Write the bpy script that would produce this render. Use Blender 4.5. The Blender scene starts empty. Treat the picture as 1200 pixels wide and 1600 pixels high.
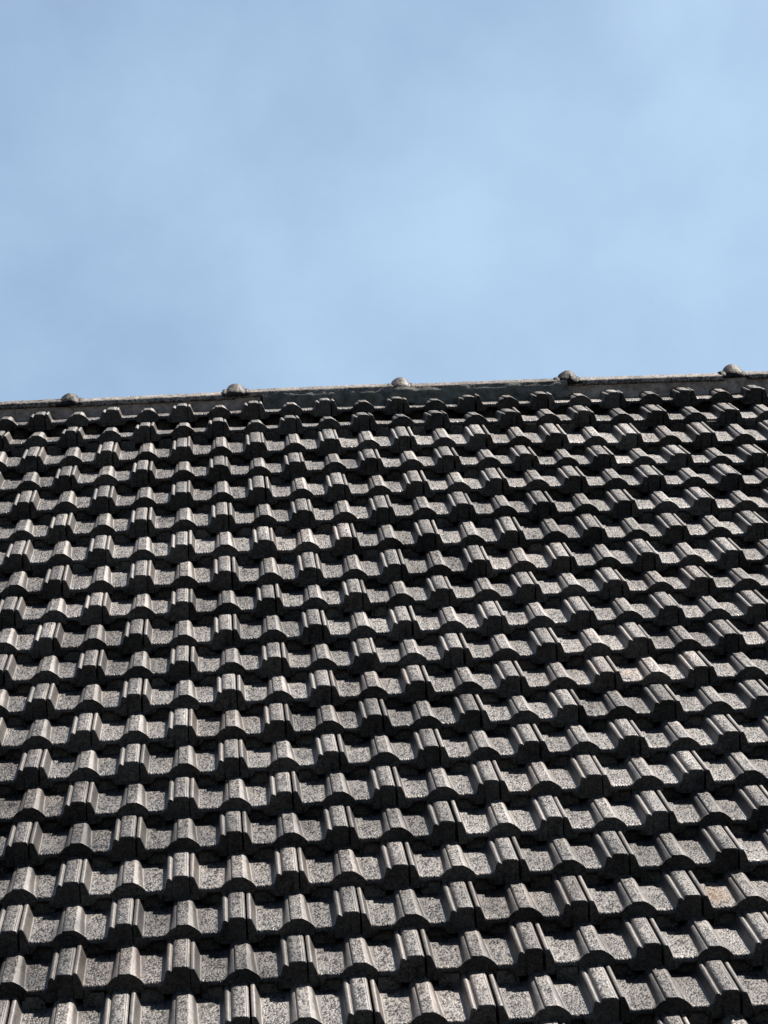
import bpy, bmesh, math, random
from mathutils import Vector, Matrix, noise
C = bpy.context.scene.collection
sc = bpy.context.scene
random.seed(11)
R = math.radians

# ---------------------------------------------------------------- roof frame
# roof coordinates: u along the courses, v up the slope, n out of the slope (metres)
V_ROW = [2230.4, 1941.1, 1598.0, 1287.1, 964.4, 645.0, 315.7, -13.7, -320.0, -644.8, -965.3, -1285.8, -1605.9, -1921.1, -2241.9, -2556.1, -2877.4, -3198.5, -3512.9, -3838.3]
N_GRID = [[15.6, 23.6, 27.9, 26.8, 21.0, 14.2, 5.9, -2.5],
 [11.3, 20.9, 28.7, 30.5, 25.3, 13.5, -0.7, -13.2],
 [6.8, 17.2, 25.9, 29.2, 24.5, 11.6, -4.7, -19.6],
 [1.7, 13.1, 21.9, 25.1, 21.2, 9.4, -6.2, -22.0],
 [-3.5, 6.5, 14.4, 17.3, 14.7, 6.5, -6.5, -21.7],
 [-9.1, -0.8, 6.1, 8.7, 7.2, -0.1, -10.0, -21.4],
 [-13.0, -7.3, -2.9, -2.0, -3.1, -7.4, -14.1, -20.8],
 [-16.3, -13.8, -11.9, -11.1, -10.8, -12.2, -16.1, -19.6],
 [-18.6, -19.1, -18.5, -16.3, -14.2, -13.9, -16.0, -17.4],
 [-18.9, -20.4, -20.8, -18.7, -15.6, -13.6, -14.4, -14.2],
 [-17.7, -18.3, -19.0, -18.3, -15.1, -12.0, -10.9, -10.1],
 [-15.9, -15.1, -14.6, -14.6, -12.6, -10.0, -7.7, -6.2],
 [-14.0, -12.9, -11.6, -9.8, -7.8, -6.4, -4.8, -3.1],
 [-11.3, -10.3, -8.7, -5.7, -3.3, -2.4, -1.5, -0.3],
 [-7.8, -6.5, -5.1, -2.2, 0.1, 1.1, 1.7, 2.2],
 [-3.8, -0.9, 0.7, 1.9, 2.6, 3.0, 4.0, 4.7],
 [-0.1, 2.8, 5.3, 6.6, 6.9, 6.8, 6.9, 7.1],
 [4.0, 7.4, 10.2, 11.4, 11.4, 11.0, 10.4, 9.9],
 [8.0, 12.0, 15.1, 16.5, 16.5, 15.5, 14.4, 13.0],
 [12.5, 16.1, 19.1, 20.8, 21.9, 21.3, 19.0, 16.2]]
OFFSETS = {
 -7: {-5: (12, -1.4), -3: (10.9, 0.3), -1: (2.7, 1.4), 1: (0.2, -0.8), 3: (-1.8, -0.2), 5: (-0.6, -1.4), 7: (0.3, -2.5), 9: (5.4, 0.7), 11: (7.6, 0.8), 13: (6.8, -0.2), 15: (4.3, 2.5)},
 -6: {-4: (-0.2, -1.9), -2: (0.2, -0.9), 0: (-0.4, 2.5), 2: (-4.1, 0.7), 4: (-5.6, 2.5), 6: (-4.7, 2.5), 8: (-2.5, 2.5), 10: (-2.2, 0.4), 12: (-0.3, -2.5), 14: (0.7, -2.5)},
 -5: {-3: (3.7, -0.7), -1: (2.8, -2.5), 1: (-2.2, -0.1), 3: (-6.7, 0.0), 5: (-10.7, -0.8), 7: (-9.0, 1.1), 9: (-4.2, 1.4), 11: (-0.4, -2.5), 13: (-1.0, -2.5), 15: (-2.5, 0.7)},
 -4: {-4: (-2.6, -2.5), -2: (-2.4, 2.1), 0: (-2.5, 2.5), 2: (-6.2, -0.6), 4: (-10.3, 2.2), 6: (-9.7, 1.9), 8: (-5.2, 2.5), 10: (0.8, -2.5), 12: (3.4, -2.0), 14: (5.2, -2.2)},
 -3: {-3: (0.6, 0.6), -1: (-0.1, -1.6), 1: (-3.7, 0.6), 3: (-3.6, 0.3), 5: (-3.7, -2.5), 7: (-0.8, -0.6), 9: (1.1, 2.5), 11: (3.7, 1.2), 13: (4.8, 2.5)},
 -2: {-4: (-1.3, -2.5), -2: (-0.1, 0.1), 0: (0.8, 0.8), 2: (1.5, 2.4), 4: (-1.2, -1.4), 6: (-3.7, 2.5), 10: (1.4, -1.2), 12: (2.4, 1.4), 14: (2.9, -1.8)},
 -1: {-3: (2.6, 0.3), -1: (0.9, 0.1), 1: (-0.1, 2.5), 3: (-3.5, -2.1), 5: (-3.2, -0.6), 7: (-2.3, -0.9), 9: (0.1, 0.8), 11: (0.1, -1.8), 13: (-0.6, -1.6)},
 0: {-4: (4.9, 0.1), -2: (4.4, 0.5), 0: (2.9, 1.0), 2: (2.1, -0.6), 4: (1.9, -1.9), 6: (1.7, -0.8), 8: (1.5, -0.6), 10: (1.9, 1.3), 12: (2.6, -2.0)},
 1: {-3: (3.5, -1.2), -1: (2.4, -0.4), 1: (-0.2, -2.1), 3: (0.1, 0.4), 5: (-1.8, 0.7), 7: (-3.1, -0.1), 9: (-3.6, 2.5), 11: (-1.3, -1.3), 13: (0.1, -0.8)},
 2: {0: (-2.8, -2.5), 2: (-2.2, 1.4), 4: (-1.7, -0.9), 6: (-0.4, -0.1), 8: (-0.6, 0.9), 10: (-2.2, 2.2), 12: (-3.3, -2.5)},
 3: {-3: (-0.7, 0.7), -1: (1.7, 0.1), 1: (2.7, -0.5), 3: (2.4, -2.5), 5: (-2.7, -0.7), 7: (-0.1, -0.2), 9: (-0.0, 2.5)},
 4: {-2: (0.1, 0.4), 0: (0.2, 2.5), 2: (1.2, -0.7), 4: (0.4, -0.8), 6: (1.0, -0.2), 8: (2.4, -0.8), 10: (4.5, -0.5), 12: (5.7, 1.1)},
 5: {-3: (-0.6, -0.4), -1: (-1.7, -0.0), 1: (-3.7, -0.7), 3: (-3.6, 0.6), 5: (-1.4, -0.2), 7: (1.6, 1.1), 9: (2.7, 0.5), 11: (2.7, -1.2)},
 6: {-2: (2.0, 0.3), 0: (0.2, -0.8), 2: (-2.4, -0.1), 4: (-1.7, 0.6), 6: (-0.1, 0.3), 8: (2.2, 1.4), 10: (2.9, -1.2)},
 7: {-3: (2.4, -0.1), -1: (1.2, -1.4), 1: (-1.1, -1.8), 7: (0.3, 1.3), 9: (0.2, 0.2), 11: (-0.1, 1.3)},
 8: {-2: (-0.5, 2.4), 0: (-0.8, 0.8), 2: (-2.1, 0.2), 8: (0.3, -1.8), 10: (0.3, -1.0)},
 9: {-3: (3.0, -1.2), -1: (0.3, 0.1), 1: (-2.0, -0.2), 3: (-3.4, -0.1), 5: (-2.2, 0.1), 7: (-0.7, 0.6), 9: (-0.7, 0.2)},
 10: {-2: (1.1, 0.3), 0: (-1.1, -0.6), 2: (-2.3, 0.8), 4: (-3.2, -0.4), 6: (-0.3, -0.2), 8: (0.6, -0.1), 10: (1.8, 0.3)},
 11: {-3: (5.3, -1.1), -1: (1.4, 2.5), 1: (-2.3, -0.5), 3: (-3.0, -0.3), 5: (-1.6, 1.0), 7: (1.3, -0.1), 9: (1.8, -0.8)},
 12: {2: (-2.4, 0.1), 4: (-1.9, -0.3), 6: (1.1, -0.5), 8: (1.5, 1.4)},
}
CAM_ROT = [[0.997934, -0.056998, -0.029658], [-0.04426, -0.275202, -0.960367], [0.046577, 0.959695, -0.277156]]
CAM_T = [-0.70775, 0.20943, 11.97197]
FOCAL = 5307.7

PITCH = R(36)
ORIGIN = Vector((0, 0, 5.5))
ROOF = Matrix(((1, 0, 0), (0, math.cos(PITCH), -math.sin(PITCH)), (0, math.sin(PITCH), math.cos(PITCH))))
def W(u, v, n): return ORIGIN + ROOF @ Vector((u, v, n))

# ---------------------------------------------------------------- camera
M = Matrix(CAM_ROT)
M3 = M.copy()
t_ = Vector(CAM_T)
pos_roof = -(M.transposed() @ t_)
cam_d = bpy.data.cameras.new('camera'); cam = bpy.data.objects.new('camera', cam_d); C.objects.link(cam)
cr = Matrix((M[0], -Vector(M[1]), -Vector(M[2]))).transposed()
cw = (ROOF @ cr).to_4x4(); cw.translation = ORIGIN + ROOF @ pos_roof
cam.matrix_world = cw
cam_d.sensor_fit = 'VERTICAL'; cam_d.sensor_height = 24; cam_d.sensor_width = 18
cam_d.lens = FOCAL / 1600 * 24; cam_d.clip_end = 3000; cam_d.clip_start = 0.1
sc.camera = cam
def project(p):                       # world point -> photo pixel (1200 x 1600)
    q = M @ (ROOF.transposed() @ (Vector(p) - ORIGIN)) + t_
    return 600 + FOCAL * q.x / q.z, 800 + FOCAL * q.y / q.z

# ---------------------------------------------------------------- light
SUN = Vector((0.36, 0.28, 0.89)).normalized()       # towards the sun: behind the ridge, a little right
sun_el = math.asin(SUN.z); sun_az = math.atan2(SUN.x, SUN.y)
ld = bpy.data.lights.new('sun', 'SUN'); ld.energy = 5.0; ld.angle = R(0.53); ld.color = (1, .91, .82)
lo = bpy.data.objects.new('sun', ld); C.objects.link(lo)
lo.rotation_euler = (-SUN).to_track_quat('-Z', 'Y').to_euler(); lo.location = (3, 4, 20)
w = bpy.data.worlds.new('World'); sc.world = w; w.use_nodes = True
nt = w.node_tree; nt.nodes.clear()
def N(t, kind, **kw):
    n = t.nodes.new(kind)
    for k, v in kw.items(): setattr(n, k, v)
    return n
sky = N(nt, 'ShaderNodeTexSky', sky_type='NISHITA', sun_disc=False)
sky.sun_elevation = sun_el; sky.sun_rotation = sun_az; sky.altitude = 50
sky.air_density = 1.0; sky.dust_density = 0.6; sky.ozone_density = 1.6
tc = N(nt, 'ShaderNodeTexCoord')
mp = N(nt, 'ShaderNodeMapping'); mp.inputs['Scale'].default_value = (1.0, 1.0, 1.15); mp.inputs['Location'].default_value = (9.4, 1.3, 6.2)
nz = N(nt, 'ShaderNodeTexNoise'); nz.inputs['Scale'].default_value = 8.0; nz.inputs['Detail'].default_value = 8; nz.inputs['Roughness'].default_value = .56; nz.inputs['Distortion'].default_value = .15
rp = N(nt, 'ShaderNodeMapRange'); rp.inputs['From Min'].default_value = .34; rp.inputs['From Max'].default_value = .72
rp.inputs['To Min'].default_value = .22; rp.inputs['To Max'].default_value = .54
mx = N(nt, 'ShaderNodeMix', data_type='RGBA'); mx.inputs[7].default_value = (6.2, 8.35, 10.5, 1)   # thin cloud, in sky units
bg = N(nt, 'ShaderNodeBackground'); bg.inputs['Strength'].default_value = 0.0485
ow = N(nt, 'ShaderNodeOutputWorld')
L = nt.links.new
cl = N(nt, 'ShaderNodeVectorMath', operation='DOT_PRODUCT'); cl.inputs[1].default_value = (.35, .9, .25)   # the thin cloud lies on the sunny side
cf = N(nt, 'ShaderNodeMapRange'); cf.inputs['From Min'].default_value = .3; cf.inputs['From Max'].default_value = .95
cs = N(nt, 'ShaderNodeSeparateXYZ'); cg = N(nt, 'ShaderNodeMapRange'); cg.inputs['From Min'].default_value = -.14; cg.inputs['From Max'].default_value = .2
cg.inputs['To Min'].default_value = .01; cg.inputs['To Max'].default_value = .16     # thicker haze to the right
ca = N(nt, 'ShaderNodeMath', operation='ADD')
cm = N(nt, 'ShaderNodeMath', operation='MULTIPLY')
L(tc.outputs['Generated'], cl.inputs[0]); L(cl.outputs['Value'], cf.inputs['Value']); L(cf.outputs[0], cm.inputs[0]); L(ca.outputs[0], cm.inputs[1])
L(tc.outputs['Generated'], cs.inputs[0]); L(cs.outputs[0], cg.inputs['Value']); L(cg.outputs[0], ca.inputs[1]); L(rp.outputs[0], ca.inputs[0])
L(tc.outputs['Generated'], mp.inputs[0]); L(mp.outputs[0], nz.inputs['Vector']); L(nz.outputs['Fac'], rp.inputs['Value'])
L(cm.outputs[0], mx.inputs[0]); L(sky.outputs[0], mx.inputs[6]); L(mx.outputs[2], bg.inputs[0]); L(bg.outputs[0], ow.inputs[0])
vs = sc.view_settings; vs.view_transform = 'Standard'; vs.look = 'None'; vs.gamma = 1; vs.exposure = 1.12

# ---------------------------------------------------------------- materials
def mat(name):
    m = bpy.data.materials.new(name); m.use_nodes = True
    return m, m.node_tree, m.node_tree.nodes['Principled BSDF']
def ramp(t, stops, interp='LINEAR'):
    r = N(t, 'ShaderNodeValToRGB'); r.color_ramp.interpolation = interp
    e = r.color_ramp.elements
    while len(e) < len(stops): e.new(.5)
    for k, (p, c) in zip(e, stops):
        k.position = p; k.color = c if len(c) == 4 else (*c, 1)
    return r
def tile_mat(name, stain=None, base=.027, rough=.485, spec=.6, grain=180, bump=.8):
    m, t, b = mat(name); L = t.links.new
    co = N(t, 'ShaderNodeTexCoord'); oi = N(t, 'ShaderNodeObjectInfo')
    ad = N(t, 'ShaderNodeVectorMath', operation='MULTIPLY_ADD')     # every tile gets its own patch of grain
    cx = N(t, 'ShaderNodeCombineXYZ'); sc1 = N(t, 'ShaderNodeMath', operation='MULTIPLY'); sc1.inputs[1].default_value = 37
    L(oi.outputs['Random'], sc1.inputs[0]); L(sc1.outputs[0], cx.inputs[0]); L(sc1.outputs[0], cx.inputs[1]); L(sc1.outputs[0], cx.inputs[2])
    mp = N(t, 'ShaderNodeVectorMath', operation='MULTIPLY'); mp.inputs[1].default_value = (1, .42, 1)
    ad.inputs[1].default_value = (1, 1, 1)
    L(co.outputs['Object'], mp.inputs[0]); L(mp.outputs[0], ad.inputs[0]); L(cx.outputs[0], ad.inputs[2])
    n1 = N(t, 'ShaderNodeTexNoise'); n1.inputs['Scale'].default_value = grain; n1.inputs['Detail'].default_value = 2.5; n1.inputs['Roughness'].default_value = .6
    n2 = N(t, 'ShaderNodeTexNoise'); n2.inputs['Scale'].default_value = 9; n2.inputs['Detail'].default_value = 4
    n3 = N(t, 'ShaderNodeTexNoise'); n3.inputs['Scale'].default_value = grain * .35; n3.inputs['Detail'].default_value = 1
    for n in (n1, n2, n3): L(ad.outputs[0], n.inputs['Vector'])
    at = N(t, 'ShaderNodeAttribute', attribute_name='grain')          # granules lie on the flats; the arrises are worn smooth
    ga = N(t, 'ShaderNodeMath', operation='MULTIPLY_ADD') ; ga.inputs[1].default_value = .4; ga.inputs[2].default_value = -.2
    gb = N(t, 'ShaderNodeMath', operation='ADD'); L(n3.outputs['Fac'], ga.inputs[0]); L(ga.outputs[0], gb.inputs[0]); L(n1.outputs['Fac'], gb.inputs[1])
    gc = N(t, 'ShaderNodeMath', operation='SUBTRACT'); gc.inputs[1].default_value = .5; L(gb.outputs[0], gc.inputs[0])
    gd = N(t, 'ShaderNodeMath', operation='MULTIPLY_ADD'); gd.inputs[2].default_value = .5; L(gc.outputs[0], gd.inputs[0]); L(at.outputs['Fac'], gd.inputs[1])
    class G: outputs = {'Fac': gd.outputs[0]}
    r1 = ramp(t, [(.42, (base * .42, base * .405, base * .39)), (.63, (base * 1.75, base * 1.62, base * 1.5))])
    L(G.outputs['Fac'], r1.inputs[0])
    r2 = ramp(t, [(.3, (.62, .63, .66)), (.7, (1.3, 1.22, 1.1))]); L(n2.outputs['Fac'], r2.inputs[0])
    mu = N(t, 'ShaderNodeMix', data_type='RGBA', blend_type='MULTIPLY'); mu.inputs[0].default_value = 1
    L(r1.outputs[0], mu.inputs[6]); L(r2.outputs[0], mu.inputs[7])
    # tile to tile difference
    mr = N(t, 'ShaderNodeMapRange'); mr.inputs['To Min'].default_value = .62; mr.inputs['To Max'].default_value = 1.3
    L(oi.outputs['Random'], mr.inputs['Value'])
    wa = N(t, 'ShaderNodeMapRange'); wa.inputs['To Min'].default_value = 1.55; wa.inputs['To Max'].default_value = 1   # worn arrises coloured paler, standing in for their sunlit highlights
    aw = N(t, 'ShaderNodeAttribute', attribute_name='wear_highlight'); wa.inputs['To Min'].default_value = 1; wa.inputs['To Max'].default_value = 2.3
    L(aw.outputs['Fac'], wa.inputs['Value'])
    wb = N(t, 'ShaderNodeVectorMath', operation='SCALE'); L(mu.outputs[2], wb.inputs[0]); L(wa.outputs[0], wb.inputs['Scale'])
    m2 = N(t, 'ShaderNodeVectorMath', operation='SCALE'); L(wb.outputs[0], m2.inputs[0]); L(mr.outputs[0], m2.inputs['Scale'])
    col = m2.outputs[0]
    # a few tiles fired or weathered browner than the rest
    wr = N(t, 'ShaderNodeMath', operation='MULTIPLY'); wr.inputs[1].default_value = 13.7; wf = N(t, 'ShaderNodeMath', operation='FRACT')
    wm = N(t, 'ShaderNodeMapRange'); wm.inputs['From Min'].default_value = .8; wm.inputs['From Max'].default_value = 1; wm.inputs['To Max'].default_value = .75
    L(oi.outputs['Random'], wr.inputs[0]); L(wr.outputs[0], wf.inputs[0]); L(wf.outputs[0], wm.inputs['Value'])
    wx = N(t, 'ShaderNodeMix', data_type='RGBA', blend_type='MULTIPLY'); wx.inputs[7].default_value = (1.12, .93, .84, 1)
    L(wm.outputs[0], wx.inputs[0]); L(col, wx.inputs[6]); col = wx.outputs[2]
    if stain:                                   # lichen or earth washed over one pan: (x, y, rx, ry, colour)
        sx, sy, rx, ry, scol = stain
        sb = N(t, 'ShaderNodeVectorMath', operation='SUBTRACT'); sb.inputs[1].default_value = (sx, sy, 0)
        dv = N(t, 'ShaderNodeVectorMath', operation='MULTIPLY'); dv.inputs[1].default_value = (1 / rx, 1 / ry, 0)
        ln = N(t, 'ShaderNodeVectorMath', operation='LENGTH')
        L(co.outputs['Object'], sb.inputs[0]); L(sb.outputs[0], dv.inputs[0]); L(dv.outputs[0], ln.inputs[0])
        n4 = N(t, 'ShaderNodeTexNoise'); n4.inputs['Scale'].default_value = 60; n4.inputs['Detail'].default_value = 4
        L(co.outputs['Object'], n4.inputs['Vector'])
        a = N(t, 'ShaderNodeMath', operation='MULTIPLY_ADD'); a.inputs[1].default_value = 1.3; a.inputs[2].default_value = -.65
        L(n4.outputs['Fac'], a.inputs[0])
        s = N(t, 'ShaderNodeMath', operation='ADD'); L(a.outputs[0], s.inputs[0]); L(ln.outputs['Value'], s.inputs[1])
        f = N(t, 'ShaderNodeMapRange'); f.inputs['From Min'].default_value = .5; f.inputs['From Max'].default_value = 1.0
        f.inputs['To Min'].default_value = .7; f.inputs['To Max'].default_value = 0
        L(s.outputs[0], f.inputs['Value'])
        m3 = N(t, 'ShaderNodeMix', data_type='RGBA'); m3.inputs[7].default_value = (*scol, 1)
        L(f.outputs[0], m3.inputs[0]); L(col, m3.inputs[6]); col = m3.outputs[2]
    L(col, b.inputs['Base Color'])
    rr = N(t, 'ShaderNodeMapRange'); rr.inputs['From Min'].default_value = .35; rr.inputs['From Max'].default_value = .65
    rr.inputs['To Min'].default_value = rough - .14; rr.inputs['To Max'].default_value = rough + .2
    L(G.outputs['Fac'], rr.inputs['Value']); L(rr.outputs[0], b.inputs['Roughness'])
    sr = N(t, 'ShaderNodeMapRange'); sr.inputs['From Min'].default_value = .4; sr.inputs['From Max'].default_value = .6
    sr.inputs['To Min'].default_value = spec * .3; sr.inputs['To Max'].default_value = min(spec * 1.3, 1)
    L(G.outputs['Fac'], sr.inputs['Value']); sm = N(t, 'ShaderNodeMath', operation='MULTIPLY'); sn = N(t, 'ShaderNodeMapRange')     # coating duller where it has weathered
    sn.inputs['From Min'].default_value = .3; sn.inputs['From Max'].default_value = .7; sn.inputs['To Min'].default_value = .55; sn.inputs['To Max'].default_value = 1.25
    sq = N(t, 'ShaderNodeMath', operation='MULTIPLY')
    L(n2.outputs['Fac'], sn.inputs['Value']); L(sr.outputs[0], sm.inputs[0]); L(sn.outputs[0], sm.inputs[1]); L(sm.outputs[0], sq.inputs[0]); L(mr.outputs[0], sq.inputs[1])
    L(sq.outputs[0], b.inputs['Specular IOR Level'])
    bp = N(t, 'ShaderNodeBump'); bp.inputs['Strength'].default_value = bump; bp.inputs['Distance'].default_value = .004
    b2 = N(t, 'ShaderNodeBump'); b2.inputs['Strength'].default_value = .35; b2.inputs['Distance'].default_value = .004
    L(G.outputs['Fac'], bp.inputs['Height']); L(n3.outputs['Fac'], b2.inputs['Height']); L(b2.outputs[0], bp.inputs['Normal']); L(bp.outputs[0], b.inputs['Normal'])
    return m
def rough_mat(name, c1, c2, scale=40, bump=.6, rough=.9, dist=.01):
    m, t, b = mat(name); L = t.links.new
    co = N(t, 'ShaderNodeTexCoord')
    n1 = N(t, 'ShaderNodeTexNoise'); n1.inputs['Scale'].default_value = scale; n1.inputs['Detail'].default_value = 7; n1.inputs['Roughness'].default_value = .65
    L(co.outputs['Object'], n1.inputs['Vector'])
    r = ramp(t, [(.35, c1), (.66, c2)]); L(n1.outputs['Fac'], r.inputs[0]); L(r.outputs[0], b.inputs['Base Color'])
    b.inputs['Roughness'].default_value = rough
    bp = N(t, 'ShaderNodeBump'); bp.inputs['Strength'].default_value = bump; bp.inputs['Distance'].default_value = dist
    L(n1.outputs['Fac'], bp.inputs['Height']); L(bp.outputs[0], b.inputs['Normal'])
    return m
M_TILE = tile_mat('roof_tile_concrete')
M_RIDGE = tile_mat('ridge_tile_concrete', base=.15, rough=.7, spec=.3, grain=120, bump=1.0)
M_KNOB = tile_mat('ridge_knob_glaze', base=.016, rough=.56, spec=.22, grain=110, bump=1.2)
M_MORTAR = rough_mat('mortar_grey', (.16, .125, .1), (.42, .345, .29), 35, 1.3)
M_MORTAR_DARK = rough_mat('mortar_dark', (.05, .052, .043), (.16, .158, .135), 28, 1.0)
M_GROUND = rough_mat('ground_paving', (.03, .03, .03), (.05, .049, .046), 3, .3)
M_WALL = rough_mat('wall_render', (.55, .52, .46), (.62, .6, .54), 20, .2)
M_DECK = rough_mat('roof_underlay', (.012, .012, .013), (.02, .02, .02), 10, .2)
M_GUTTER = rough_mat('gutter_metal', (.05, .05, .05), (.07, .07, .07), 10, .05, .4)

# ---------------------------------------------------------------- helpers
def obj(name, me, m, parent=None, smooth=True):
    if 'grain' not in me.attributes:
        a = me.attributes.new('grain', 'FLOAT', 'POINT')
        for q in a.data: q.value = 1 if name != 'knob' else .5
    o = bpy.data.objects.new(name, me); C.objects.link(o)
    if m and not me.materials: me.materials.append(m)
    if smooth:
        for p in me.polygons: p.use_smooth = True
    if parent: o.parent = parent
    return o
def mesh(name, verts, faces):
    me = bpy.data.meshes.new(name); me.from_pydata([tuple(v) for v in verts], [], faces); me.update()
    bm = bmesh.new(); bm.from_mesh(me); bmesh.ops.recalc_face_normals(bm, faces=bm.faces); bm.to_mesh(me); bm.free()
    return me
def tag(o, label, cat, group=None, kind=None):
    if label: o['label'] = label
    if cat: o['category'] = cat
    if group: o['group'] = group
    if kind: o['kind'] = kind
def sharp(me, deg):
    bm = bmesh.new(); bm.from_mesh(me)
    for e in bm.edges:
        if len(e.link_faces) == 2 and e.calc_face_angle(0) > R(deg): e.smooth = False
    bm.to_mesh(me); bm.free()
def box(x0, x1, y0, y1, z0, z1):
    v = [(x, y, z) for x in (x0, x1) for y in (y0, y1) for z in (z0, z1)]
    f = [(0, 1, 3, 2), (4, 6, 7, 5), (0, 4, 5, 1), (2, 3, 7, 6), (0, 2, 6, 4), (1, 5, 7, 3)]
    return v, f
def boxes(name, bl):
    V, F = [], []
    for b in bl:
        v, f = box(*b); k = len(V); V += v; F += [tuple(i + k for i in q) for q in f]
    return mesh(name, V, F)

# ---------------------------------------------------------------- setting
me = mesh('ground', [(-400, -400, 0), (400, -400, 0), (400, 400, 0), (-400, 400, 0)], [(0, 1, 2, 3)])
g = obj('ground', me, M_GROUND, smooth=False); tag(g, None, None, kind='structure')

# ---------------------------------------------------------------- roof lattice
STEP = .049            # rise from one tile's pan to the pan of the tile lapped over it
CROWN = .026
UG0, UG1, NU = -.8, 2.35, 8
R0 = -7
def row_v(r):
    i = r - R0
    if i < len(V_ROW): return V_ROW[i] / 1000
    return V_ROW[-1] / 1000 - .32 * (i - len(V_ROW) + 1)
def surf_n(u, r):
    i = min(max(r - R0, 0), len(N_GRID) - 1)
    t = min(max((u - UG0) / (UG1 - UG0) * (NU - 1), 0), NU - 1.0001); k = int(t); f = t - k
    return (N_GRID[i][k] * (1 - f) + N_GRID[i][k + 1] * f) / 1000
ROWS = range(-7, 17)
COLS = (-8, 19)

# ---------------------------------------------------------------- one roof tile
# local x across (0 = crown of the middle roll), y up the slope (0 = nose), z out of the pan
TL, TR, LEN = -.130, .1645, .398
def lerp(a, b, t): return a + (b - a) * t
def prof(x, s):
    """pan/roll height (mm) at x (mm from the middle roll) and s (mm from the nose)."""
    t = min(max(s / 330, 0), 1) ** .8
    # middle roll, flaring towards the nose
    k = max(0, 1 - s / 16) ** 1.5                      # the filled arch at the nose stands a little wider
    P = [(-lerp(39, 31, t) - 8 * k, 0), (-lerp(34.5, 28, t) - 6 * k, lerp(8, 10, t)), (-lerp(31, 26, t) - 2.5 * k, lerp(14, 17, t)), (-22, 19),
         (-18.5, lerp(19.5, 19, t)), (-16, 25), (-14, 26), (13.5, 26), (17, 24.6),
         (lerp(28, 23.5, t), lerp(18.5, 20, t)), (lerp(33, 26.5, t) + 3 * k, lerp(13, 14, t)), (lerp(37, 29, t) + 6 * k, lerp(7, 7, t)), (lerp(41, 31.5, t) + 7 * k, 0)]
    # left flange
    Q = [(-131, 32), (-128, 34), (-122, 34), (-119, 32), (lerp(-110.5, -112, t), 12), (-107, 1.5), (-105, .2), (-102, .9), (-99, 0)]
    # right roll with its bead
    S = [(89, 0), (94, .8), (98, 2), (101, 14), (103, 23), (106, 28.5), (110.5, 30.5), (115, 29.5), (117.2, 26.5), (119, 26),
         (121, 31.5), (124, 35.5), (128, 37.3), (140, 37.8), (155, 37.5), (156.5, 36.5), (158, 37.2), (161.5, 36), (164, 33), (168, 30)]
    pts = Q + P + S
    if x <= pts[0][0]: return pts[0][1]
    for (a, ha), (b, hb) in zip(pts, pts[1:]):
        if x <= b: return lerp(ha, hb, (x - a) / (b - a))
    return pts[-1][1]
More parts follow.
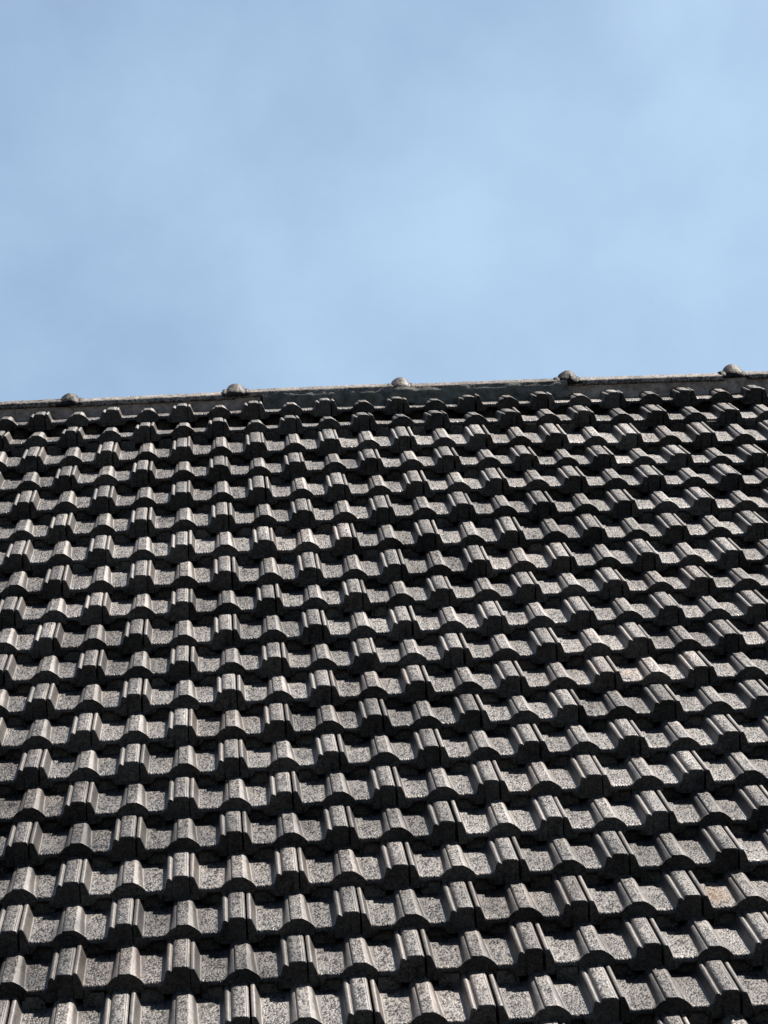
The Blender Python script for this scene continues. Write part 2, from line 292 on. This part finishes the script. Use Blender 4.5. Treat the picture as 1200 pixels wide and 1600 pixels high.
def tile_mesh(name, seed):
    rnd = random.Random(seed)
    xs = [-130, -128.6, -127, -124.5, -122, -120.3, -118.7, -116, -113.5, -111.3, -109, -107, -105, -102, -99, -92, -85, -78, -70, -62, -54,
          -50, -47, -44, -40.5, -37, -34.5, -32.5, -30, -27, -24.5, -22, -20, -18.5, -17.2, -16, -15, -13.5, -9, -3, 3, 8, 11.5, 13.5, 15, 17, 19.5, 22, 24.5, 27, 30, 32.5, 35, 37, 39, 42,
          45, 47, 50, 55, 62, 69, 76, 83, 88, 91, 94, 96.5, 98, 99.8, 101.5, 103, 104.6, 106.2, 108, 110, 112, 113.8, 115.4, 116.6, 117.6, 118.6, 119.6, 120.4,
          121.4, 122.6, 124, 126, 128.5, 134, 141, 148, 152, 154.8, 155.8, 156.6, 157.5, 159, 161, 162.8, 164, 164.5]
    rounds = [0, .06, .2, .4, .65, .85, 1]       # 0..1 along the nose rounding
    ss = [24, 34, 50, 75, 105, 140, 180, 220, 260, 296, 320, 345, 372, 398]
    V, F = [], []
    cols = []
    for x in xs:
        arch = abs(x) < 47.5
        flange = x < -106
        roll = x > 96
        rad = 3.0 if arch else (5 if (roll or flange) else 13)
        pass
        # horizontal reach of the rounding equals s < rad, vertical reach:
        vert = 2.6 if arch else (6 if (roll or flange) else 12)
        bot = -27 if arch else (-34 if (roll or flange) else -18)
        if 78 < x < 100: bot = lerp(-18, -34, min(1, (x - 78) / 14) ** .6)
        if -110 < x < -88: bot = lerp(-18, -34, min(1, (-x - 88) / 14) ** .6)
        pr = 3.0 if arch else (5.0 * min(1, max(0, (x - 84) / 14)) if x > 84 else (2.5 if flange else 0))
        if 44 < abs(x) < 50: bot = -17
        bulge = 0
        col = []
        col.append((x, 4 - pr, bot - .0))
        col.append((x, .8 - pr, bot + 2.2))
        for q in rounds:
            ang = q * math.pi / 2
            s = rad * (1 - math.sin(math.pi / 2 - ang)) if True else 0
            z = prof(x, s) - vert * (1 - math.sin(ang))
            col.append((x, s - pr, z))
        for s in ss: col.append((x, s, prof(x, s) ))
        # close over the back and the underside
        col.append((x, LEN * 1000, -13)); col.append((x, 34, -13)); col.append((x, 24, bot))
        cols.append(col)
    n = len(cols[0])
    for col in cols:
        for (x, s, z) in col:
            j = Vector((x / 40 + seed * 7, s / 60, z / 60))
            d = noise.noise(j) * .5
            if s < 12:                                        # worn, slightly ragged nose
                e = noise.noise(Vector((x / 7 + seed * 3, z / 9, seed))) * .9 + noise.noise(Vector((x / 2.6 + seed * 3, z / 4, seed + 9))) * .5
                s += e * (1 - max(s, 0) / 12); d += e * .4
            V.append((x / 1000, s / 1000, (z + d) / 1000))
    for i in range(len(cols) - 1):
        for k in range(n):
            k2 = (k + 1) % n
            F.append((i * n + k, (i + 1) * n + k, (i + 1) * n + k2, i * n + k2))
    F.append(tuple(range(n - 1, -1, -1))); F.append(tuple((len(cols) - 1) * n + k for k in range(n)))
    # weather bars at the head, either side of the laps
    for (a, b, ca, cb) in ((-108, -50, 0, 9), (46, 100, 9, 0)):
        k = len(V)
        s0, s1, h = 331, 366, 33
        ring = []
        for (px, pz) in ((a, -3), (a, h * .96 if ca == 0 else h * .7), (a + ca * .45, h * .85), (a + ca + 1, h), (b - cb - 1, h), (b - cb * .45, h * .85), (b, h * .96 if cb == 0 else h * .7), (b, -3)):
            ring.append((px, pz))
        for s in (s0, s1):
            for (px, pz) in ring: V.append((px / 1000, (s + (2 if pz > 15 else 0)) / 1000, pz / 1000))
        m_ = len(ring)
        for q in range(m_):
            q2 = (q + 1) % m_
            F.append((k + q, k + q2, k + m_ + q2, k + m_ + q))
        F.append(tuple(k + q for q in range(m_))); F.append(tuple(k + m_ + q for q in range(m_ - 1, -1, -1)))
    me = mesh(name, V, F)
    for p in me.polygons: p.use_smooth = True
    sharp(me, 50)
    at = me.attributes.new('grain', 'FLOAT', 'POINT'); wr_ = me.attributes.new('wear_highlight', 'FLOAT', 'POINT'); at = me.attributes['grain']
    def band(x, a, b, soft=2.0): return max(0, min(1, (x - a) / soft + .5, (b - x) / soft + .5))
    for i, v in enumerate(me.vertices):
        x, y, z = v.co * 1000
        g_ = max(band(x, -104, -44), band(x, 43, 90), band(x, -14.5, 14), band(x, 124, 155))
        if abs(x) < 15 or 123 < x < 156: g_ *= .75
        wr_.data[i].value = (1 - g_) if y > 3 else 0  # arris mask for the wear and painted highlight, none on the nose
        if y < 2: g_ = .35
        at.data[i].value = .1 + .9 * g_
    return me
MESHES = [tile_mesh('roof_tile_mesh', s) for s in range(7)]
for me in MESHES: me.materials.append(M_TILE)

ONES = ['', 'first', 'second', 'third', 'fourth', 'fifth', 'sixth', 'seventh', 'eighth', 'ninth', 'tenth', 'eleventh', 'twelfth', 'thirteenth', 'fourteenth', 'fifteenth', 'sixteenth']

def tile_place(r, c):
    u = c * .15; v = row_v(r)
    o = OFFSETS.get(r, {}).get(c)
    rnd = random.Random(r * 101 + c)
    if o: du, dn = o[0] / 1000, o[1] / 1000
    else:
        m = OFFSETS.get(r, {}); du = 0; dn = rnd.uniform(-.0012, .0012)
        if m:
            k = min(m, key=lambda q: abs(q - c)); du = m[k][0] / 1000
    n = surf_n(u, r)
    if r > R0: up_n, up_v = surf_n(u, r - 1), row_v(r - 1)
    else: up_n, up_v = n + (surf_n(u, r) - surf_n(u, r + 1)) * .8, v + .32
    tilt = math.atan2(up_n - n - STEP, up_v - v) + rnd.uniform(-.004, .004)
    flat = {-7: 2.6, -6: 2.2 if u < 1.5 else .4, -5: 1.0 if u < .1 else 0}.get(r, 0)
    tilt -= R(flat)
    side = (surf_n(u + .15, r) - surf_n(u - .15, r)) / .3
    dv = rnd.uniform(-.003, .003)
    slip = rnd.random()
    if slip < .07: dv -= .005; du += .0015
    elif slip < .12: tilt += R(.35)
    rot = Matrix.Rotation(tilt, 3, 'X') @ Matrix.Rotation(-side + rnd.uniform(-.006, .006), 3, 'Y') @ Matrix.Rotation(rnd.uniform(-.003, .003), 3, 'Z')
    p = Vector((u + du + rnd.uniform(-.0006, .0006), v + dv, n + dn)) - rot @ Vector((0, 0, CROWN))
    return p, rot
tiles = {}
for r in ROWS:
    for c in range(COLS[0], COLS[1]):
        if (c - r) % 2: continue
        p, rot = tile_place(r, c)
        rnd = random.Random(r * 77 + c * 3)
        me = MESHES[rnd.randrange(7)]
        o = bpy.data.objects.new('roof_tile', me); C.objects.link(o)
        mw = (ROOF @ rot).to_4x4(); mw.translation = ORIGIN + ROOF @ p
        o.matrix_world = mw
        tiles[(r, c)] = o
# who is in the picture, counted along each course
GROUP = 'concrete tiles laid in courses on the roof slope'
def in_view(o):
    hit = False
    for (x, s, z) in ((-.11, .02, .0), (-.11, .3, 0), (.16, .02, .03), (.16, .3, .03), (0, .02, .026), (-.11, 0, -.02), (.16, 0, -.02)):
        px, py = project(o.matrix_world @ Vector((x, s, z)))
        if -2 < px < 1202 and py < 1602: hit = True
    return hit
vis = {k: in_view(o) for k, o in tiles.items()}
vrows = sorted({r for (r, c), v in vis.items() if v})
last = vrows[-1]
STAINS = {}
def nearest(px, py):
    best = None
    for k, o in tiles.items():
        for (x, s) in ((-.075, .15), (.075, .15)):
            a, b = project(o.matrix_world @ Vector((x, s, 0)))
            d = (a - px) ** 2 + ((b - py) * 2) ** 2
            if best is None or d < best[0]: best = (d, k, x)
    return best[1], best[2]
for (px, py, rx, ry, colr, words_) in ((1125, 1392, .045, .14, (.15, .10, .06), 'tan stain'), (985, 1053, .026, .08, (.17, .13, .095), 'small pale buff stain')):
    k, x = nearest(px, py)
    m = tile_mat('roof_tile_stained', stain=(x, .15, rx, ry, colr))
    me = MESHES[0].copy(); me.materials.clear(); me.materials.append(m); tiles[k].data = me
    STAINS[k] = words_
for r in ROWS:
    line = sorted(c for (rr, c) in tiles if rr == r and vis[(rr, c)])
    for i, c in enumerate(line):
        o = tiles[(r, c)]
        a, b = i + 1, len(line) - i
        side = ONES[a] + ' from left' if a <= b else ONES[b] + ' from right'
        up, dn = r - R0 + 1, last - r + 1
        if up <= 12: row = ONES[up] + ' course below the ridge'
        else: row = ONES[dn] + ' course up from the bottom edge'
        st = STAINS.get((r, c))
        lead = 'dark concrete roof tile'
        if st: lead = 'roof tile with ' + st
        tag(o, '%s, %s, %s' % (lead, side, row), 'roof tile', GROUP, 'thing')
    for c in range(COLS[0], COLS[1]):
        if (r, c) in tiles and not vis[(r, c)]:
            up, dn = r - R0 + 1, ROWS[-1] - r + 1
            row = ONES[up] + ' course from ridge' if up <= 12 else ONES[dn] + ' course from eaves'
            same = sorted(q for (rr, q) in tiles if rr == r)
            if line and c < line[0]: where = ONES[sum(1 for q in same if c <= q < line[0])] + ' beyond the left side of the picture'
            elif line: where = ONES[sum(1 for q in same if line[-1] < q <= c)] + ' beyond the right side of the picture'
            else: where = ONES[same.index(c) + 1] + ' from left below the picture'
            tag(tiles[(r, c)], 'dark concrete roof tile, %s, %s' % (where, row), 'roof tile', GROUP, 'thing')

# ---------------------------------------------------------------- ridge
top = [tiles[(R0, c)] for c in range(COLS[0], COLS[1]) if (R0, c) in tiles]
EDGE_S = .150                                   # ridge edge above the noses of the top course
def pan_point(u, s):                            # a point on the pan surface of the top course
    n = surf_n(u, R0); v = row_v(R0)
    tilt = math.atan2((surf_n(u, R0) - surf_n(u, R0 + 1)) * .8 - STEP, .32)
    return W(u, v + s * math.cos(tilt), n - CROWN + s * math.sin(tilt))
HALF = .125
def edge_point(u):                              # lower front edge of the ridge tile
    p = pan_point(u, EDGE_S); return Vector((p.x, p.y, p.z + RIDGE_LIFT(u)))
def RIDGE_LIFT(u): return .050
EDGE_Y = sum(edge_point(u).y for u in (-.6, .3, 1.2, 2.1)) / 4
CROWN_H = .080
def fit_line():
    pts = []
    for px, py in ((70, 625.2), (150, 619.8), (325, 610.3), (435, 605), (590, 599.3), (690, 596.3), (850, 591.5), (950, 588), (1095, 582), (1195, 577.5)):
        X, Z = 0.5, 7.0
        for _ in range(30):
            a, b = project((X, EDGE_Y + HALF - .02, Z))
            X += (px - a) / 380; Z += (b - py) / 360
        pts.append((X, Z))
    return pts
RL = fit_line()
def edge_z(u):
    # quadratic least squares through the ridge line
    return (RQ[0] + RQ[1] * u + RQ[2] * u * u) - CROWN_H + .002
def quad(pts):
    A = Matrix(((sum(1 for p in pts), sum(p[0] for p in pts), sum(p[0] ** 2 for p in pts)),
                (sum(p[0] for p in pts), sum(p[0] ** 2 for p in pts), sum(p[0] ** 3 for p in pts)),
                (sum(p[0] ** 2 for p in pts), sum(p[0] ** 3 for p in pts), sum(p[0] ** 4 for p in pts))))
    return A.inverted() @ Vector((sum(p[1] for p in pts), sum(p[0] * p[1] for p in pts), sum(p[0] ** 2 * p[1] for p in pts)))
RQ = quad(RL)
print('ridge', [tuple(round(q, 3) for q in p) for p in RL], RQ, [round(edge_z(u) - pan_point(u, EDGE_S).z, 3) for u in (-.6, 0, .6, 1.2, 1.8, 2.3)])
# cross-section of the ridge tile: (distance from the front edge inwards, height above the lower edge) in mm
RP = [(7, 0), (2, 2), (0, 6), (0, 14), (1.5, 20), (6, 25), (12, 28), (18, 29.5), (21, 28.5), (25, 31), (45, 43), (70, 57), (95, 70), (110, 76.5), (118, 79.2), (125, 80)]
RP = RP + [(250 - a, b) for a, b in reversed(RP[:-1])]
def ridge_frame(i, pts):
    a = pts[max(i - 1, 0)]; b = pts[min(i + 1, len(pts) - 1)]
    d = Vector((b[0] - a[0], b[1] - a[1])).normalized(); return Vector((-d.y, d.x))
NORM = [ridge_frame(i, RP) for i in range(len(RP))]
def knob_x(px):                                 # where along the ridge the lumps sit
    lo, hi = -3, 5
    for _ in range(50):
        m = (lo + hi) / 2
        x, y = project((m, EDGE_Y + .08, edge_z(m) + .06))
        if x < px: lo = m
        else: hi = m
    return lo
KX = [knob_x(x) for x in (109, 368, 625, 886, 1144)]
st = (KX[-1] - KX[0]) / 4
KX = [KX[0] - st] + KX + [KX[-1] + st]
KNOB_LIFT = [0, 1.0, .95, 1.05, 1.1, 1.25]
print('knob spacing', st, KX)
KG = 'ridge tiles along the top of the roof'
R_LABELS = ['ridge tile at the left edge, over grey mortar', 'ridge tile with glossy knob, first full one from left, over grey mortar',
            'ridge tile left of the middle, rising from second knob, over blackened mortar',
            'ridge tile right of the middle, rising from third knob, over blackened mortar',
            'ridge tile with craggy knob, fourth from left, its pale rounded edge clear of the mortar',
            'short visible end of ridge tile at the right edge, with tallest faceted knob']
for i in range(6):
    x0, x1 = KX[i], KX[i + 1] - .004
    root = bpy.data.objects.new('ridge_tile', None); C.objects.link(root); root.location = (x0, EDGE_Y + HALF, edge_z(x0)); root.empty_display_size = .1
    tag(root, R_LABELS[i], 'ridge tile', KG, 'thing')
    dx = x1 - x0; nseg = 40
    V, F = [], []
    n = len(RP)
    rnd = random.Random(i)
    dz0 = rnd.uniform(-.004, .004)
    for k in range(nseg + 1):
        x = x0 + dx * k / nseg
        ez = edge_z(x) + dz0
        for (a, h), nn in zip(RP, NORM):
            d = noise.noise(Vector((x * 22, a / 25, i))) * .0018
            V.append((x - x0, (a / 1000 - HALF) + nn.x * d, h / 1000 + nn.y * d + ez - edge_z(x0)))
    for k in range(nseg):
        for q in range(n - 1):
            F.append((k * n + q, k * n + q + 1, (k + 1) * n + q + 1, (k + 1) * n + q))
    # underside: offset shell
    off = len(V)
    for k in range(nseg + 1):
        x = x0 + dx * k / nseg
        for (a, h) in RP: V.append((x - x0, (a - 125) * .86 / 1000, max(h - 16, .5) / 1000 + edge_z(x) - edge_z(x0) + dz0))
    for k in range(nseg):
        for q in range(n - 1):
            F.append((off + k * n + q, off + (k + 1) * n + q, off + (k + 1) * n + q + 1, off + k * n + q + 1))
        F.append((k * n, (k + 1) * n, off + (k + 1) * n, off + k * n))
        F.append((k * n + n - 1, off + k * n + n - 1, off + (k + 1) * n + n - 1, (k + 1) * n + n - 1))
    for k in (0, nseg):
        for q in range(n - 1): F.append((k * n + q, k * n + q + 1, off + k * n + q + 1, off + k * n + q))
    b = obj('ridge_body', mesh('ridge_body', V, F), M_RIDGE, root)
    sharp(b.data, 60)
    # the knob capping the joint: a swollen collar that follows the tile's section
    KP = [(0, 3), (-1, 9), (0, 15), (3, 21), (8, 27), (15, 33), (25, 39.5), (40, 48), (58, 57), (76, 65.5), (95, 73), (112, 78.4), (125, 80)]
    KP = KP + [(250 - a, b) for a, b in reversed(KP[:-1])]
    KN = [ridge_frame(q, KP) for q in range(len(KP))]; n = len(KP)
    V, F = [], []
    ks = 44; wk = .037
    for k in range(ks + 1):
        t = -1 + 2 * k / ks; x = t * .056
        bulge = .025 * KNOB_LIFT[i] * max(0, 1 - (x / wk) ** 2) ** .62
        bulge = max(bulge, .0025 * max(0, 1 - ((x - .046) / .007) ** 2) ** .5, .003 * max(0, 1 - ((x + .046) / .007) ** 2) ** .5, .0012 if abs(x) < .052 else -.004)
        ez = edge_z(x0 + x) - edge_z(x0)
        for q, ((a, h), nn) in enumerate(zip(KP, KN)):
            ta = min(a, 250 - a)
            fade = .4 + .6 * min(1, ta / 70)
            craggy = (.007 if i in (4,) else .003)
            d = bulge * fade * (1 + .0) + (noise.noise(Vector((x * 26 + i * 5, a / 38, h / 60))) * craggy * 1.3 + noise.noise(Vector((x * 70 + i * 5, a / 16, h / 20))) * craggy * .3) * (1 if bulge > .004 else .2)
            V.append((x, (a / 1000 - HALF) + nn.x * d, h / 1000 + nn.y * d + ez + dz0 + (.002 if q in (0, n - 1) else 0)))
    for k in range(ks):
        for q in range(n - 1): F.append((k * n + q, k * n + q + 1, (k + 1) * n + q + 1, (k + 1) * n + q))
    off = len(V)
    for k in range(ks + 1):
        x = (-1 + 2 * k / ks) * .056
        V.append((x, -HALF + .02, .003 + dz0)); V.append((x, HALF - .02, .003 + dz0))
    for k in range(ks):
        F.append((k * n, (k + 1) * n, off + 2 * k + 2, off + 2 * k)); F.append((k * n + n - 1, off + 2 * k + 1, off + 2 * k + 3, (k + 1) * n + n - 1))
    kb = obj('knob', mesh('knob', V, F), M_KNOB, root)

# ---------------------------------------------------------------- mortar under the ridge
def mortar(name, xa, xb, m, proud, top_over, label, seed, amp=.006, bulges=()):
    V, F = [], []
    nx = int((xb - xa) / .008); nh = 15
    for k in range(nx + 1):
        x = xa + (xb - xa) * k / nx
        ez = edge_z(x); pz = pan_point(x, EDGE_S).z
        z0 = pz - .030
        z1 = ez + (top_over if top_over > .012 else .006)
        if top_over > .012:
            z1 = ez + top_over + noise.noise(Vector((x * 9, seed, 0))) * .006 + noise.noise(Vector((x * 40, seed, 3))) * .003
        for j in range(nh + 1):
            t = j / nh; z = z0 + (z1 - z0) * t
            y = EDGE_Y - proud * math.sin(min(1, t * 1.15) * math.pi * .5 + .3) + .010 * (1 - t)
            if top_over > .012: y -= .006; y += max(0, t - .8) * .05
            for (bx, br, bd) in bulges:
                q = ((x - bx) / br) ** 2
                if q < 1 and t > .25: y -= bd * (1 - q) ** .5
            y += noise.noise(Vector((x * 14, z * 30, seed))) * amp + noise.noise(Vector((x * 55, z * 90, seed + 5))) * amp * .35
            V.append((x, y, z))
        V.append((x, EDGE_Y + .09, z1)); V.append((x, EDGE_Y + .09, z0))
    n = nh + 3
    for k in range(nx):
        for q in range(n):
            q2 = (q + 1) % n
            F.append((k * n + q, k * n + q2, (k + 1) * n + q2, (k + 1) * n + q))
    F.append(tuple(range(n))); F.append(tuple(nx * n + q for q in range(n - 1, -1, -1)))
    o = obj(name, mesh(name, V, F), m); sharp(o.data, 45)
    tag(o, label, 'mortar', 'mortar beds under the ridge')
    return o
XA = knob_x(408); XB = knob_x(882)
mortar('mortar_bed', KX[0], XA - .004, M_MORTAR, -.012, 0, 'plain grey mortar under the left end of the ridge, its tile edge overhanging', 1, .004)
mortar('mortar_bed', XA + .004, XB, M_MORTAR_DARK, .004, .014, 'blackened rough mortar smeared up over the ridge edge in the middle', 2, .007,
       bulges=((KX[3], .06, .02), (KX[4] - .02, .05, .012)))
mortar('mortar_bed', XB + .004, KX[-1] - .01, M_MORTAR, -.012, 0, 'grey brown cracked mortar under the right end of the ridge, with patch below knob', 3, .005,
       bulges=((KX[5], .052, .018),))

# ---------------------------------------------------------------- the house below the roof
hx0, hx1 = COLS[0] * .15 + .1, (COLS[1] - 1) * .15 - .05
ridge_y = EDGE_Y + HALF; ridge_z = edge_z(.8)
ev = row_v(ROWS[-1])
eave = W(0, ev + .06, -.12)
root = bpy.data.objects.new('house', None); C.objects.link(root); root.location = (hx0, eave.y + .4, 0)
tag(root, 'house under the dark tiled roof', 'house')
def prism(pts, xa, xb):
    n = len(pts); V = [(xa - hx0, y - root.location.y, z) for y, z in pts] + [(xb - hx0, y - root.location.y, z) for y, z in pts]
    F = [tuple(range(n)), tuple(range(2 * n - 1, n - 1, -1))] + [(i, (i + 1) % n, (i + 1) % n + n, i + n) for i in range(n)]
    return mesh('prism', V, F)
yb = 2 * ridge_y - eave.y
zr = W(0, row_v(R0) + .3, -.13)
obj('roof_deck', prism([(eave.y, eave.z), (zr.y, zr.z), (ridge_y, zr.z + .02), (ridge_y, zr.z - .12), (eave.y, eave.z - .06)], hx0 + .02, hx1 - .02), M_DECK, root, False)
obj('back_slope', prism([(ridge_y + .004, zr.z + .02), (yb, eave.z), (yb, eave.z - .06), (ridge_y + .004, zr.z - .12)], hx0 + .02, hx1 - .02), M_TILE, root, False)
obj('wall', prism([(eave.y + .45, 0), (eave.y + .45, eave.z + .05), (ridge_y, zr.z - .2), (yb - .45, eave.z + .05), (yb - .45, 0)], hx0 + .15, hx1 - .15), M_WALL, root, False)
V, F = [], []
for k, x in enumerate((0, hx1 - hx0)):
    for j in range(9):
        a = math.pi * j / 8
        V.append((x, eave.y - .02 - .055 * math.cos(a) - root.location.y, eave.z - .04 - .055 * math.sin(a)))
for j in range(8): F.append((j, j + 1, 10 + j, 9 + j))
gut = obj('gutter', mesh('gutter', V, F), M_GUTTER, root)
mod = gut.modifiers.new('thickness', 'SOLIDIFY'); mod.thickness = .003
